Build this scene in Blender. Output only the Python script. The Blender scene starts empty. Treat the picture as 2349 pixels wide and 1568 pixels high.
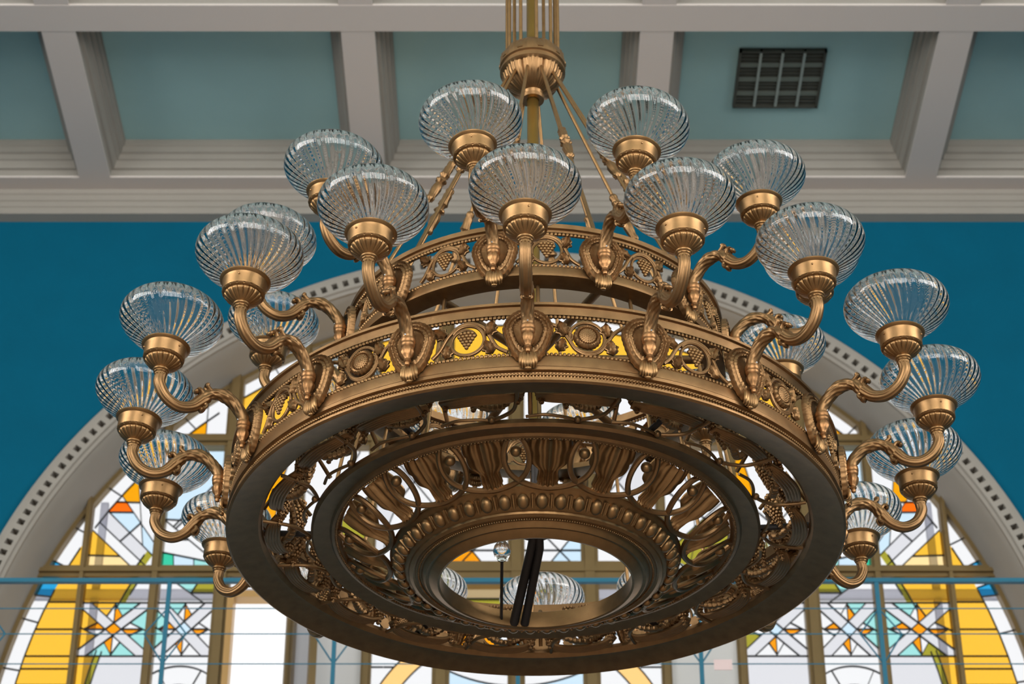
import bpy, math, random
from mathutils import Vector, Matrix
random.seed(7)
sin, cos, pi, R_ = math.sin, math.cos, math.pi, math.radians
scene = bpy.context.scene
col = scene.collection

# ------------------------------------------------------------------ camera
CZ = 1.6                                   # eye height above the floor
cam_d = bpy.data.cameras.new('camera'); cam = bpy.data.objects.new('camera', cam_d); col.objects.link(cam)
cam.location = (0, 0, CZ); cam.rotation_euler = (R_(90 + 33.2), 0, 0)
cam_d.sensor_width = 36; cam_d.sensor_fit = 'HORIZONTAL'; cam_d.lens = 5262.9 / 2349 * 36
cam_d.clip_end = 200
cam_d.dof.use_dof = True; cam_d.dof.focus_distance = 5.9; cam_d.dof.aperture_fstop = 7.0
scene.camera = cam
# ------------------------------------------------------------------ sky
world = bpy.data.worlds.new('overcast_sky'); scene.world = world; world.use_nodes = True
bg = world.node_tree.nodes['Background']
bg.inputs['Color'].default_value = (0.985, 0.99, 1.0, 1); bg.inputs['Strength'].default_value = 1.2
# ------------------------------------------------------------------ daylight through the window behind the camera, plus added side lamps
def area_lamp(name, loc, rot, sx, sz, radiance, color):
    l = bpy.data.lights.new(name, 'AREA'); l.shape = 'RECTANGLE'; l.size = sx; l.size_y = sz
    l.energy = radiance * pi * sx * sz; l.color = color
    o = bpy.data.objects.new(name, l); col.objects.link(o); o.location = loc; o.rotation_euler = rot
    return o
area_lamp('daylight_rear', (0, -6.35, 5.75), (R_(90), 0, 0), 8.4, 7.5, 6.0, (1.0, 0.965, 0.92))
area_lamp('side_fill_left', (-8.25, .2, 7.4), (R_(90), 0, R_(-90)), 8.0, 4.0, 9.8, (1.0, 0.97, 0.94))  # left and right lamps are added, out of view, to brighten the ceiling
area_lamp('side_fill_right', (8.25, .2, 7.4), (R_(90), 0, R_(90)), 8.0, 4.0, 9.8, (1.0, 0.97, 0.94))
# ------------------------------------------------------------------ exposure
vs = scene.view_settings
vs.view_transform = 'Standard'; vs.look = 'None'; vs.gamma = 1.0; vs.use_curve_mapping = False
vs.exposure = 0.0
scene.cycles.max_bounces = 9; scene.cycles.transmission_bounces = 9; scene.cycles.glossy_bounces = 3
scene.cycles.use_adaptive_sampling = True; scene.cycles.adaptive_threshold = 0.06; scene.cycles.adaptive_min_samples = 16
scene.cycles.diffuse_bounces = 3; scene.cycles.transparent_max_bounces = 24
scene.cycles.sample_clamp_indirect = 6.0
scene.cycles.caustics_reflective = False; scene.cycles.caustics_refractive = True; scene.cycles.blur_glossy = 0.5

# ================================================================== helpers
def lin(c):
    return tuple((x / 255 / 12.92) if x / 255 <= .04045 else ((x / 255 + .055) / 1.055) ** 2.4 for x in c)

def mat(name, color, rough=.5, metal=0., bump=0., bscale=40., var=0., vscale=8., spec=.5):
    m = bpy.data.materials.new(name); m.use_nodes = True
    nt = m.node_tree; b = nt.nodes['Principled BSDF']
    b.inputs['Base Color'].default_value = (*color, 1); b.inputs['Roughness'].default_value = rough
    b.inputs['Metallic'].default_value = metal; b.inputs['Specular IOR Level'].default_value = spec
    tc = nt.nodes.new('ShaderNodeTexCoord')
    if var > 0:
        n = nt.nodes.new('ShaderNodeTexNoise'); n.inputs['Scale'].default_value = vscale; n.inputs['Detail'].default_value = 5
        nt.links.new(tc.outputs['Object'], n.inputs['Vector'])
        r = nt.nodes.new('ShaderNodeValToRGB')
        r.color_ramp.elements[0].position = .3; r.color_ramp.elements[1].position = .7
        r.color_ramp.elements[0].color = (*[c * (1 - var) for c in color], 1)
        r.color_ramp.elements[1].color = (*[min(1, c * (1 + var)) for c in color], 1)
        nt.links.new(n.outputs['Fac'], r.inputs['Fac']); nt.links.new(r.outputs['Color'], b.inputs['Base Color'])
    if bump > 0:
        n2 = nt.nodes.new('ShaderNodeTexNoise'); n2.inputs['Scale'].default_value = bscale; n2.inputs['Detail'].default_value = 3
        nt.links.new(tc.outputs['Object'], n2.inputs['Vector'])
        bp = nt.nodes.new('ShaderNodeBump'); bp.inputs['Strength'].default_value = bump; bp.inputs['Distance'].default_value = .004
        nt.links.new(n2.outputs['Fac'], bp.inputs['Height']); nt.links.new(bp.outputs['Normal'], b.inputs['Normal'])
    return m

def glass_mat(name, color=(1, 1, 1), ior=1.5):
    m = bpy.data.materials.new(name); m.use_nodes = True; nt = m.node_tree; nt.nodes.clear()
    o = nt.nodes.new('ShaderNodeOutputMaterial'); g = nt.nodes.new('ShaderNodeBsdfGlass')
    g.inputs['Color'].default_value = (*color, 1); g.inputs['IOR'].default_value = ior; g.inputs['Roughness'].default_value = 0.0
    nt.links.new(g.outputs[0], o.inputs['Surface']); return m

def pane_mat(name, srgb, gloss=.04):
    c = [math.sqrt(x) for x in lin(srgb)]           # a pane is passed front and back
    m = bpy.data.materials.new(name); m.use_nodes = True; nt = m.node_tree; nt.nodes.clear()
    o = nt.nodes.new('ShaderNodeOutputMaterial'); t = nt.nodes.new('ShaderNodeBsdfTransparent')
    t.inputs['Color'].default_value = (*c, 1)
    g = nt.nodes.new('ShaderNodeBsdfGlossy'); g.inputs['Roughness'].default_value = .15
    x = nt.nodes.new('ShaderNodeMixShader'); x.inputs[0].default_value = gloss
    nt.links.new(t.outputs[0], x.inputs[1]); nt.links.new(g.outputs[0], x.inputs[2]); nt.links.new(x.outputs[0], o.inputs['Surface'])
    return m

class MB:
    def __init__(s): s.v = []; s.f = []
    def add(s, vs, fs, M=None):
        b = len(s.v)
        s.v += [tuple(M @ Vector(p)) for p in vs] if M is not None else [tuple(p) for p in vs]
        s.f += [tuple(i + b for i in f) for f in fs]; return s
    def box(s, x0, x1, y0, y1, z0, z1, M=None):
        v = [(x, y, z) for z in (z0, z1) for y in (y0, y1) for x in (x0, x1)]
        f = [(0, 2, 3, 1), (4, 5, 7, 6), (0, 1, 5, 4), (1, 3, 7, 5), (3, 2, 6, 7), (2, 0, 4, 6)]
        return s.add(v, f, M)
    def lathe(s, prof, n=64, closed=False, a0=0., a1=2 * pi, rad=None, M=None):
        full = abs(a1 - a0 - 2 * pi) < 1e-6; k = len(prof); cols = n if full else n + 1
        vs = []
        for i in range(cols):
            a = a0 + (a1 - a0) * i / n
            for j, (r, z) in enumerate(prof):
                if rad: r, z = rad(r, z, a, j)
                vs.append((r * sin(a), -r * cos(a), z))
        fs = []
        for i in range(n):
            i2 = (i + 1) % cols
            for j in range(k if closed else k - 1):
                j2 = (j + 1) % k
                fs.append((i * k + j, i2 * k + j, i2 * k + j2, i * k + j2))
        return s.add(vs, fs, M)
    def tube(s, pts, r, n=8, cap=True, closed=False, rad=None, flat=None, M=None):
        P = [Vector(p) for p in pts]; m = len(P)
        rr = r if isinstance(r, (list, tuple)) else [r] * m
        T = []
        for i in range(m):
            if closed: t = P[(i + 1) % m] - P[i - 1]
            else: t = P[min(i + 1, m - 1)] - P[max(i - 1, 0)]
            T.append(t.normalized() if t.length > 1e-9 else Vector((0, 0, 1)))
        up = Vector((0, 0, 1)) if abs(T[0].z) < .9 else Vector((1, 0, 0))
        N = (up - T[0] * up.dot(T[0])).normalized(); vs = []
        for i in range(m):
            N = (N - T[i] * N.dot(T[i])).normalized(); B = T[i].cross(N)
            for j in range(n):
                a = 2 * pi * j / n; q = rr[i] * (rad(i, a) if rad else 1.)
                d = N * cos(a) + B * sin(a)
                p = P[i] + d * q
                vs.append(p)
        fs = []
        for i in range(m if closed else m - 1):
            i2 = (i + 1) % m
            for j in range(n):
                j2 = (j + 1) % n
                fs.append((i * n + j, i * n + j2, i2 * n + j2, i2 * n + j))
        if cap and not closed:
            fs.append(tuple(range(n))[::-1]); fs.append(tuple(range((m - 1) * n, m * n)))
        return s.add(vs, fs, M)
    def ball(s, c, r, nu=8, nv=5, sc=(1, 1, 1), M=None):
        vs = [(0, 0, 1)]
        for j in range(1, nv):
            t = pi * j / nv
            for i in range(nu):
                a = 2 * pi * i / nu; vs.append((sin(t) * cos(a), sin(t) * sin(a), cos(t)))
        vs.append((0, 0, -1)); L = len(vs) - 1; fs = []
        for i in range(nu):
            i2 = (i + 1) % nu
            fs.append((0, 1 + i, 1 + i2))
            for j in range(nv - 2):
                a = 1 + j * nu; fs.append((a + i, a + nu + i, a + nu + i2, a + i2))
            a = 1 + (nv - 2) * nu; fs.append((L, a + i2, a + i))
        vs = [(c[0] + r * sc[0] * x, c[1] + r * sc[1] * y, c[2] + r * sc[2] * z) for x, y, z in vs]
        return s.add(vs, fs, M)
    def mesh(s, name, m, smooth=True, ang=40):
        me = bpy.data.meshes.new(name); me.from_pydata(s.v, [], s.f); me.update()
        if m: me.materials.append(m)
        if smooth:
            me.shade_smooth(); me.set_sharp_from_angle(angle=R_(ang))
        return me
    def build(s, name, m, parent=None, smooth=True, ang=40, loc=None, rz=0):
        return put(name, s.mesh(name, m, smooth, ang), parent, loc, rz)

def put(name, me, parent=None, loc=None, rz=0):
    o = bpy.data.objects.new(name, me); col.objects.link(o)
    if parent: o.parent = parent
    if loc: o.location = loc
    if rz: o.rotation_euler = (0, 0, rz)
    return o
def tag(o, label=None, cat=None, kind=None, group=None):
    if label: o['label'] = label
    if cat: o['category'] = cat
    if kind: o['kind'] = kind
    if group: o['group'] = group
    return o
def catmull(P, k=6):
    P = [Vector(p) for p in P]; out = []
    for i in range(len(P) - 1):
        a, b, c, d = P[max(i - 1, 0)], P[i], P[i + 1], P[min(i + 2, len(P) - 1)]
        for j in range(k):
            t = j / k
            out.append(.5 * ((2 * b) + (c - a) * t + (2 * a - 5 * b + 4 * c - d) * t * t + (3 * b - a - 3 * c + d) * t ** 3))
    out.append(P[-1]); return out

# ================================================================== materials
M = {}
M['blue'] = mat('blue_wall_paint', lin((0, 92, 120)), .8, spec=.12, bump=.12, bscale=160, var=.05, vscale=3)
M['cream'] = mat('cream_plaster', lin((160, 155, 146)), .85, spec=.2, bump=.08, bscale=120, var=.03, vscale=4)
M['beam'] = mat('white_beam_paint', lin((216, 207, 200)), .8, spec=.2, bump=.06, bscale=120)
M['teal'] = mat('pale_teal_ceiling_paint', lin((172, 210, 210)), .85, spec=.2, bump=.08, bscale=90, var=.05, vscale=1.5)
M['bronze'] = mat('aged_bronze', (.275, .155, .066), .42, .84, bump=.05, bscale=220, var=.14, vscale=30)
M['bronze_light'] = mat('worn_gilt_bronze', (.31, .178, .074), .4, .86, bump=.04, bscale=240, var=.1, vscale=40)
M['copper'] = mat('coppery_finial_bronze', (.36, .185, .075), .42, .84, bump=.06, bscale=260)
M['brass'] = mat('polished_brass', (.42, .25, .06), .34, .9, var=.06, vscale=20)
M['iron'] = mat('dark_painted_iron', (.035, .03, .028), .45, .5)
M['steel'] = mat('screw_steel', (.4, .42, .42), .35, .9)
M['glass'] = glass_mat('clear_ribbed_glass', (1., 1., 1.), 1.48)
M['frame'] = mat('bronze_anodised_frame', lin((126, 105, 66)), .42, .35, var=.05, vscale=6)
M['came'] = mat('lead_came', (.012, .014, .016), .5, .3)
M['rail'] = mat('blue_railing_paint', lin((22, 106, 132)), .5)
M['pier'] = mat('pale_grey_plaster', lin((214, 214, 212)), .85, bump=.06, bscale=80)
M['niche'] = mat('shaded_niche_bronze', lin((88, 74, 48)), .7)  # bronze-brown recess backs; the shade inside is put into the colour
M['vent_dark'] = mat('vent_dark_grey', lin((74, 76, 68)), .8)  # one dark grey for vent backing, frame and slats
M['vent'] = mat('vent_grey_metal', lin((168, 178, 170)), .5, .2)
M['floor'] = mat('brown_stone_floor', lin((144, 124, 110)), .5, var=.2, vscale=1.2)
M['pink'] = mat('pale_pink_card', lin((226, 204, 202)), .8)
def outer_mat():
    m = bpy.data.materials.new('milky_outer_bar'); m.use_nodes = True; nt = m.node_tree; nt.nodes.clear()
    o = nt.nodes.new('ShaderNodeOutputMaterial'); t = nt.nodes.new('ShaderNodeBsdfTranslucent')
    t.inputs['Color'].default_value = (.72, .72, .76, 1); nt.links.new(t.outputs[0], o.inputs['Surface']); return m
M['outer'] = outer_mat()
PC = {'w': (237, 237, 238), 'g': (219, 219, 223), 'y': (252, 192, 58), 'Y': (246, 166, 8), 'p': (255, 224, 160), 'o': (255, 158, 10),
      'r': (255, 112, 8), 'b': (204, 228, 244), 'B': (40, 160, 215), 't': (60, 200, 160), 'T': (160, 222, 218), 'v': (165, 158, 50),
      'l': (170, 200, 70), 'c': (246, 248, 250), 'h': (255, 206, 130)}
PN = {'w': 'white', 'g': 'grey_white', 'y': 'yellow', 'Y': 'deep_yellow', 'p': 'pale_yellow', 'o': 'amber', 'r': 'orange', 'b': 'pale_blue',
      'B': 'blue', 't': 'green', 'T': 'aqua', 'v': 'olive', 'l': 'lime', 'c': 'clear', 'h': 'honey'}
PM = {k: pane_mat(PN[k] + '_window_glass', c) for k, c in PC.items()}

# ================================================================== the setting
D, DW = 11.0, 11.316                        # wall face and window plane, metres in front of the camera
XC, ZA = .023, 4.80 + CZ                    # centre of the arch
RO, RI = 3.014, 2.834                       # radius at the wall face and at the glass
def wp(px, py, d=DW):                       # a measured point of the picture on the plane y = d
    f, P = 5262.9, R_(33.2)
    u, v = (px - 1174.5) / f, (784 - py) / f
    y, z = cos(P) - v * sin(P), sin(P) + v * cos(P)
    return (u / y * d, z / y * d + CZ)

def build_walls():
    n = 64; zb = 3.6; xl, xr, zt = -8.0, 8.0, 10.6
    m = MB()
    arch = [(XC + RO * cos(pi * i / n), ZA + RO * sin(pi * i / n)) for i in range(n + 1)]   # right to left
    hole = [(XC + RO, zb)] + arch + [(XC - RO, zb)]
    def outer(p):
        x, z = p
        if z <= ZA: return (xr if x > XC else xl, z)
        dx, dz = x - XC, z - ZA
        t = min((xr - XC) / dx if dx > 1e-6 else 1e9, (xl - XC) / dx if dx < -1e-6 else 1e9, (zt - ZA) / dz if dz > 1e-6 else 1e9)
        return (XC + dx * t, ZA + dz * t)
    out = [outer(p) for p in hole]
    vs = [(x, D, z) for x, z in hole] + [(x, D, z) for x, z in out]; k = len(hole)
    fs = [(i, i + 1, k + i + 1, k + i) for i in range(k - 1)]
    m.add(vs, fs)
    m.add([(xl, D, 0), (xr, D, 0), (xr, D, zb), (XC + RO, D, zb), (XC - RO, D, zb), (xl, D, zb)], [(0, 1, 2, 3, 4, 5)])
    # corner fill
    m.add([(xl, D, zt), (xr, D, zt), (xr, D, zt + .01), (xl, D, zt + .01)], [(0, 1, 2, 3)])
    for sx in (xl, xr):
        a_ = max((p for p in out if abs(p[0] - sx) < 1e-6), key=lambda p: p[1]); b_ = min((p for p in out if abs(p[1] - zt) < 1e-6), key=lambda p: abs(p[0] - sx))
        m.add([(a_[0], D, a_[1]), (sx, D, zt), (b_[0], D, b_[1])], [(0, 1, 2)])
    wb = m.build('wall_back', M['blue'], smooth=False); tag(wb, 'deep blue painted end wall around the arched window', kind='structure')
    # thickness behind the wall face
    for nm, x in (('wall_left', -8.0), ('wall_right', 8.0)):
        s = -1 if x < 0 else 1
        xa, xb = min(x, x + s * .3), max(x, x + s * .3); w = MB()
        w.box(xa, xb, -6.3, -3.8, 0, 10.6); w.box(xa, xb, 4.2, D + .5, 0, 10.6); w.box(xa, xb, -3.8, 4.2, 0, 5.4); w.box(xa, xb, -3.8, 4.2, 9.4, 10.6)
        w = w.build(nm, M['blue'], smooth=False)
        g = MB()
        for i in range(9): g.box(xa + .05, xb - .15, -3.8 + i - .04, -3.8 + i + .04, 5.4, 9.4)
        for i in range(5): g.box(xa + .05, xb - .15, -3.8, 4.2, 5.4 + i - .04, 5.4 + i + .04)
        tag(g.build('added_window_left' if s < 0 else 'added_window_right', M['frame'], smooth=False), 'gridded window added in the unseen side wall to let in light', kind='structure')  # side windows are added out of view as openings for the fill lamps
        tag(w, 'blue painted side wall of the hall', kind='structure')
    m = MB()                                  # wall behind the camera with its large window opening
    m.box(-8, -4.2, -6.3, -6.0, 0, 10.6); m.box(4.2, 8, -6.3, -6.0, 0, 10.6)
    m.box(-4.2, 4.2, -6.3, -6.0, 0, 2.0); m.box(-4.2, 4.2, -6.3, -6.0, 9.5, 10.6)
    tag(m.build('wall_front', M['cream'], smooth=False), 'wall behind the viewer with a large window opening', kind='structure')
    w2 = MB()
    for i in range(10):
        x = -4.2 + 8.4 * i / 9; w2.box(x - .05, x + .05, -6.2, -6.1, 2.0, 9.5)
    for i in range(7):
        z = 2.0 + 7.5 * i / 6; w2.box(-4.2, 4.2, -6.2, -6.1, z - .05, z + .05)
    tag(w2.build('window_2', M['frame'], smooth=False), 'tall gridded window behind the viewer', kind='structure')
    tag(MB().box(-8, 8, -6.3, D + .5, -.2, 0).build('floor', M['floor'], smooth=False), 'brown stone floor of the hall', kind='structure')
build_walls()

HC = 8.25 + CZ                               # underside of the beams
HP = 8.47 + CZ                               # coffer panels
def build_ceiling():
    root = MB().box(-8, 8, -6.3, D + .3, HP + .05, HP + .4).build('ceiling', M['beam'], smooth=False)
    tag(root, 'coffered ceiling of pale teal panels between white beams', kind='structure')
    bw = .092
    xs = [-.84 + 1.63 * k for k in range(-4, 6)]
    ys = [9.415 - 1.63 * k for k in range(0, 10)]
    rows = [(9.415, 10.83)] + [(ys[i + 1], ys[i]) for i in range(len(ys) - 1)]
    for x in xs:
        MB().box(x - bw, x + bw, -6.0, 10.83, HC, HP + .06).build('beam', M['beam'], root, smooth=False)
    MB().box(-8, 8, 10.83, D + .02, HC, HP + .06).build('cross_beam', M['beam'], root, smooth=False)
    for y in ys:
        MB().box(-8, 8, y - .105, y + .105, HC - .002, HP + .06).build('cross_beam', M['beam'], root, smooth=False)
    # panels and the stepped mouldings of each coffer
    for ri, (y0, y1) in enumerate(rows):
        a0, a1 = y0 + .105, (y1 - .105 if ri else 10.83)
        for k in range(len(xs) - 1):
            x0, x1 = xs[k] + bw, xs[k + 1] - bw
            MB().box(x0, x1, a0, a1, HP, HP + .04).build('coffer_panel', M['teal'], root, smooth=False)
            if ri > 1 or not 1 <= k <= 6: continue
            m = MB()
            prof = [(0, HC + .012), (.004, HC + .05), (.022, HC + .054), (.026, HC + .072), (.034, HC + .098), (.046, HC + .104), (.050, HC + .135), (.066, HC + .142), (.070, HC + .175), (.080, HC + .186), (.082, HC + .22)]
            for j in range(len(prof) - 1):
                (d0, z0), (d1, z1) = prof[j], prof[j + 1]
                q = [(x0 + d0, a0 + d0, z0), (x1 - d0, a0 + d0, z0), (x1 - d0, a1 - d0, z0), (x0 + d0, a1 - d0, z0)]
                w = [(x0 + d1, a0 + d1, z1), (x1 - d1, a0 + d1, z1), (x1 - d1, a1 - d1, z1), (x0 + d1, a1 - d1, z1)]
                m.add(q + w, [(i, 4 + i, 4 + (i + 1) % 4, (i + 1) % 4) for i in range(4)])
            m.build('coffer_moulding', M['cream'], root, smooth=False)
    # cornice
    m = MB()
    prof = [(D + .02, 8.048), (10.925, 8.055), (10.922, 8.062), (10.922, 8.096), (10.945, 8.100), (10.948, 8.112), (10.938, 8.120), (10.934, 8.145), (10.952, 8.150), (10.956, 8.165), (10.946, 8.172), (10.942, 8.198), (10.958, 8.203),
            (10.960, 8.216), (10.950, 8.224), (10.946, 8.25), (D + .02, 8.25)]
    vs = []
    for x in (-8, 8): vs += [(x, y, z + CZ) for y, z in prof]
    k = len(prof); m.add(vs, [(i, i + 1, k + i + 1, k + i) for i in range(k - 1)])
    tag(m.build('trim_1', M['cream'], smooth=False), 'stepped cream cornice along the top of the blue wall', kind='structure')
build_ceiling()

def build_vent():
    x0, x1, y0, y1 = 1.283, 1.777, 9.92, 10.425; z = HP
    root = bpy.data.objects.new('ceiling_vent', None); col.objects.link(root); root.location = ((x0 + x1) / 2, (y0 + y1) / 2, z)
    tag(root, 'dark square ventilation grille in the right-hand teal ceiling coffer', 'vent')
    hx, hy = (x1 - x0) / 2, (y1 - y0) / 2
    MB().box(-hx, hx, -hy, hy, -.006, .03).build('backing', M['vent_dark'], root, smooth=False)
    m = MB(); t = .014
    m.box(-hx, hx, -hy, -hy + t, -.025, 0); m.box(-hx, hx, hy - t, hy, -.025, 0); m.box(-hx, -hx + t, -hy, hy, -.025, 0); m.box(hx - t, hx, -hy, hy, -.025, 0)
    m.build('frame', M['vent_dark'], root, smooth=False)
    for i in (1, 2, 3):
        x = -hx + 2 * hx * i / 4; MB().box(x - .007, x + .007, -hy, hy, -.024, -.002).build('divider', M['vent'], root, smooth=False)
    for i in range(1, 4):
        y = -hy + 2 * hy * i / 4 
        MB().box(-hx, hx, y - .018, y + .018, -.018, -.004).build('crossbar', mat('vent_mid_grey', lin((112, 120, 110)), .6), root, smooth=False) if i == 1 else None
    cb = bpy.data.objects['crossbar'].data; 
    for i in (2, 3):
        put('crossbar', cb, root, (0, hy * .5 * (i - 1), 0))
    sl = MB().box(-hx, hx, -.005, .005, -.014, -.004).mesh('slat', M['vent_dark'], False)
    for i in range(16):
        y = -hy + 2 * hy * (i + .5) / 16; put('slat', sl, root, (0, y, 0))
build_vent()

# ------------------------------------------------------------------ arch surround with its row of square niches
def build_arch():
    n = 184; m = MB(); t = .018
    def ring(prof, mm):
        vs = []; k = len(prof)
        A = [(-.6, None)]
        pts = []
        for i in range(n + 1):
            a = pi * i / n; pts.append((cos(a), sin(a), 0))
        rows = [(1, 0, -(ZA - 3.6))] + pts + [(-1, 0, -(ZA - 3.6))]
        for c, s, dz in rows:
            vs += [(XC + r * c, y, ZA + r * s + dz) for r, y in prof]
        mm.add(vs, [(i * k + j, i * k + j + 1, (i + 1) * k + j + 1, (i + 1) * k + j) for i in range(len(rows) - 1) for j in range(k - 1)])
    ring([(RO + .004, D + .02), (RO, D - .035), (2.985, D - .045), (2.966, D - .045)], m)
    ring([(2.925, D - .045), (2.905, D - .045), (2.90, D - .03), (2.885, D - .02), (2.885, D + .0), (2.865, D + .04), (2.862, D + .09), (2.85, D + .12), (2.846, D + .2), (RI + .002, D + .24), (RI - .004, D + .36)], m)
    # niche band: solid cells between square recesses
    na = 280
    def pt(r, a, y): return (XC + r * cos(a), y, ZA + r * sin(a))
    y0, y1 = D - .045, D + .025
    for i in range(na):
        a0, a1 = pi * i / na, pi * (i + 1) / na
        if i % 2 == 0: continue
        if i % 2: pass
        # bar between recesses (a0..a1), full height, with side walls into the recess
        v = [pt(2.925, a0, y0), pt(2.966, a0, y0), pt(2.966, a1, y0), pt(2.925, a1, y0), pt(2.925, a0, y1), pt(2.966, a0, y1), pt(2.966, a1, y1), pt(2.925, a1, y1)]
        m.add(v, [(0, 1, 2, 3), (0, 4, 5, 1), (3, 2, 6, 7)])
    for r, fl in ((2.966, 1), (2.925, 0)):
        for i in range(na):
            a0, a1 = pi * i / na, pi * (i + 1) / na
            m.add([pt(r, a0, y0), pt(r, a1, y0), pt(r, a1, y1), pt(r, a0, y1)], [(0, 1, 2, 3)])
    for sg in (1, -1): m.box(*sorted((XC + sg * 2.92, XC + sg * 2.97)), y0, y1, 3.6, ZA)
    o = m.build('trim_2', M['cream'], smooth=True, ang=25)
    tag(o, 'cream moulded arch around the window with a row of square niches', kind='structure')
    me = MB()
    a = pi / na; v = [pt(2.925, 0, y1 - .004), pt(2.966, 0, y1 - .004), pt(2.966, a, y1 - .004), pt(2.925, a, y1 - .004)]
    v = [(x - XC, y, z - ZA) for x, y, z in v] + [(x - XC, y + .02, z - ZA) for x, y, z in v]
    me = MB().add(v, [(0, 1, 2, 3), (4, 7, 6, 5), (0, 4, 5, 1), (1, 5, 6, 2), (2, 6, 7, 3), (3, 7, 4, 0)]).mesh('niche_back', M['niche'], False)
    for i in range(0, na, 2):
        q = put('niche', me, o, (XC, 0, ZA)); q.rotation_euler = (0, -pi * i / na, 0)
build_arch()

# ------------------------------------------------------------------ stained glass
def area(p): return .5 * sum(p[i][0] * p[(i + 1) % len(p)][1] - p[(i + 1) % len(p)][0] * p[i][1] for i in range(len(p)))
def clip(poly, a, b):                       # part to the left of a -> b
    out = []; n = len(poly)
    d = lambda p: (b[0] - a[0]) * (p[1] - a[1]) - (b[1] - a[1]) * (p[0] - a[0])
    for i in range(n):
        p, q = poly[i], poly[(i + 1) % n]; dp, dq = d(p), d(q)
        if dp >= 0: out.append(p)
        if (dp > 0 and dq < 0) or (dp < 0 and dq > 0):
            t = dp / (dp - dq); out.append((p[0] + (q[0] - p[0]) * t, p[1] + (q[1] - p[1]) * t))
    return out if len(out) > 2 and abs(area(out)) > 2e-6 else None
def inside(poly, p):
    s = [(poly[(i + 1) % len(poly)][0] - poly[i][0]) * (p[1] - poly[i][1]) - (poly[(i + 1) % len(poly)][1] - poly[i][1]) * (p[0] - poly[i][0]) for i in range(len(poly))]
    return all(x >= -1e-9 for x in s) or all(x <= 1e-9 for x in s)
class Light:
    def __init__(s, x0, x1, z0, z1):
        s.cells = [dict(p=[[(x0, z0), (x1, z0), (x1, z1), (x0, z1)]], c='w')]; s.segs = []; s.box = (x0, x1, z0, z1)
        keep = s._circ((XC, ZA), RI - .02, s.cells[0], rec=False)[0]
        s.cells = [dict(p=keep, c='w')] if keep else []
    def sel(s, seeds):
        if seeds is None: return list(s.cells)
        return [c for c in s.cells if any(inside(p, q) for q in seeds for p in c['p'])]
    def line(s, a, b, seeds=None):
        for c in s.sel(seeds):
            L, Rr = [], []
            for p in c['p']:
                l, r = clip(p, a, b), clip(p, b, a)
                if l: L.append(l)
                if r: Rr.append(r)
                if l and r:
                    on = [q for q in l if abs((b[0] - a[0]) * (q[1] - a[1]) - (b[1] - a[1]) * (q[0] - a[0])) < 1e-7]
                    if len(on) >= 2: s.segs.append((on[0], on[-1]) if on[0] != on[-1] else (on[0], on[1]))
            if L and Rr:
                s.cells.remove(c); s.cells += [dict(p=L, c=c['c']), dict(p=Rr, c=c['c'])]
        return s
    def _circ(s, c, r, cell, rec=True, N=120):
        I, O = [], []
        V = [(c[0] + r * cos(2 * pi * i / N), c[1] + r * sin(2 * pi * i / N)) for i in range(N)]
        for p in cell['p']:
            rest = p
            for i in range(N):
                a, b = V[i], V[(i + 1) % N]
                if rest is None: break
                o = clip(rest, b, a)
                if o:
                    O.append(o); rest = clip(rest, a, b)
            if rest: I.append(rest)
            if rec:
                for i in range(N):
                    a, b = V[i], V[(i + 1) % N]; m_ = ((a[0] + b[0]) / 2, (a[1] + b[1]) / 2)
                    if inside(p, m_): s.segs.append((a, b))
        return I, O
    def circle(s, c, r, seeds=None):
        for cell in s.sel(seeds):
            I, O = s._circ(c, r, cell, rec=False)
            if I and O:
                s._circ(c, r, cell)
                s.cells.remove(cell); s.cells += [dict(p=I, c=cell['c']), dict(p=O, c=cell['c'])]
        return s
    def paint(s, q, col_):
        for c in s.cells:
            if any(inside(p, q) for p in c['p']): c['c'] = col_; return s
        return s
    def where(s, fn, col_):
        for c in s.cells:
            A = sum(abs(area(p)) for p in c['p'])
            x = sum(abs(area(p)) * sum(q[0] for q in p) / len(p) for p in c['p']) / A; z = sum(abs(area(p)) * sum(q[1] for q in p) / len(p) for p in c['p']) / A
            if fn(x, z): c['c'] = col_
        return s
    def build(s, root):
        for c in s.cells:
            m = MB()
            for p in c['p']:
                if area(p) < 0: p = p[::-1]
                k = len(p)
                m.add([(x, DW - .003, z) for x, z in p] + [(x, DW + .003, z) for x, z in p], [tuple(range(k)), tuple(range(2 * k - 1, k - 1, -1))])
            m.build('pane', PM[c['c']], root, smooth=False)
        if s.segs:
            m = MB(); w = .0025
            for a, b in s.segs:
                dx, dz = b[0] - a[0], b[1] - a[1]; L = math.hypot(dx, dz)
                if L < 1e-5: continue
                nx, nz = -dz / L * w, dx / L * w
                q = [(a[0] + nx, a[1] + nz), (b[0] + nx, b[1] + nz), (b[0] - nx, b[1] - nz), (a[0] - nx, a[1] - nz)]
                m.add([(x, DW - .008, z) for x, z in q] + [(x, DW + .008, z) for x, z in q],
                      [(0, 3, 2, 1), (4, 5, 6, 7), (0, 1, 5, 4), (1, 2, 6, 5), (2, 3, 7, 6), (3, 0, 4, 7)])
            m.build('lead_came', M['came'], root, smooth=False)

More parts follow.
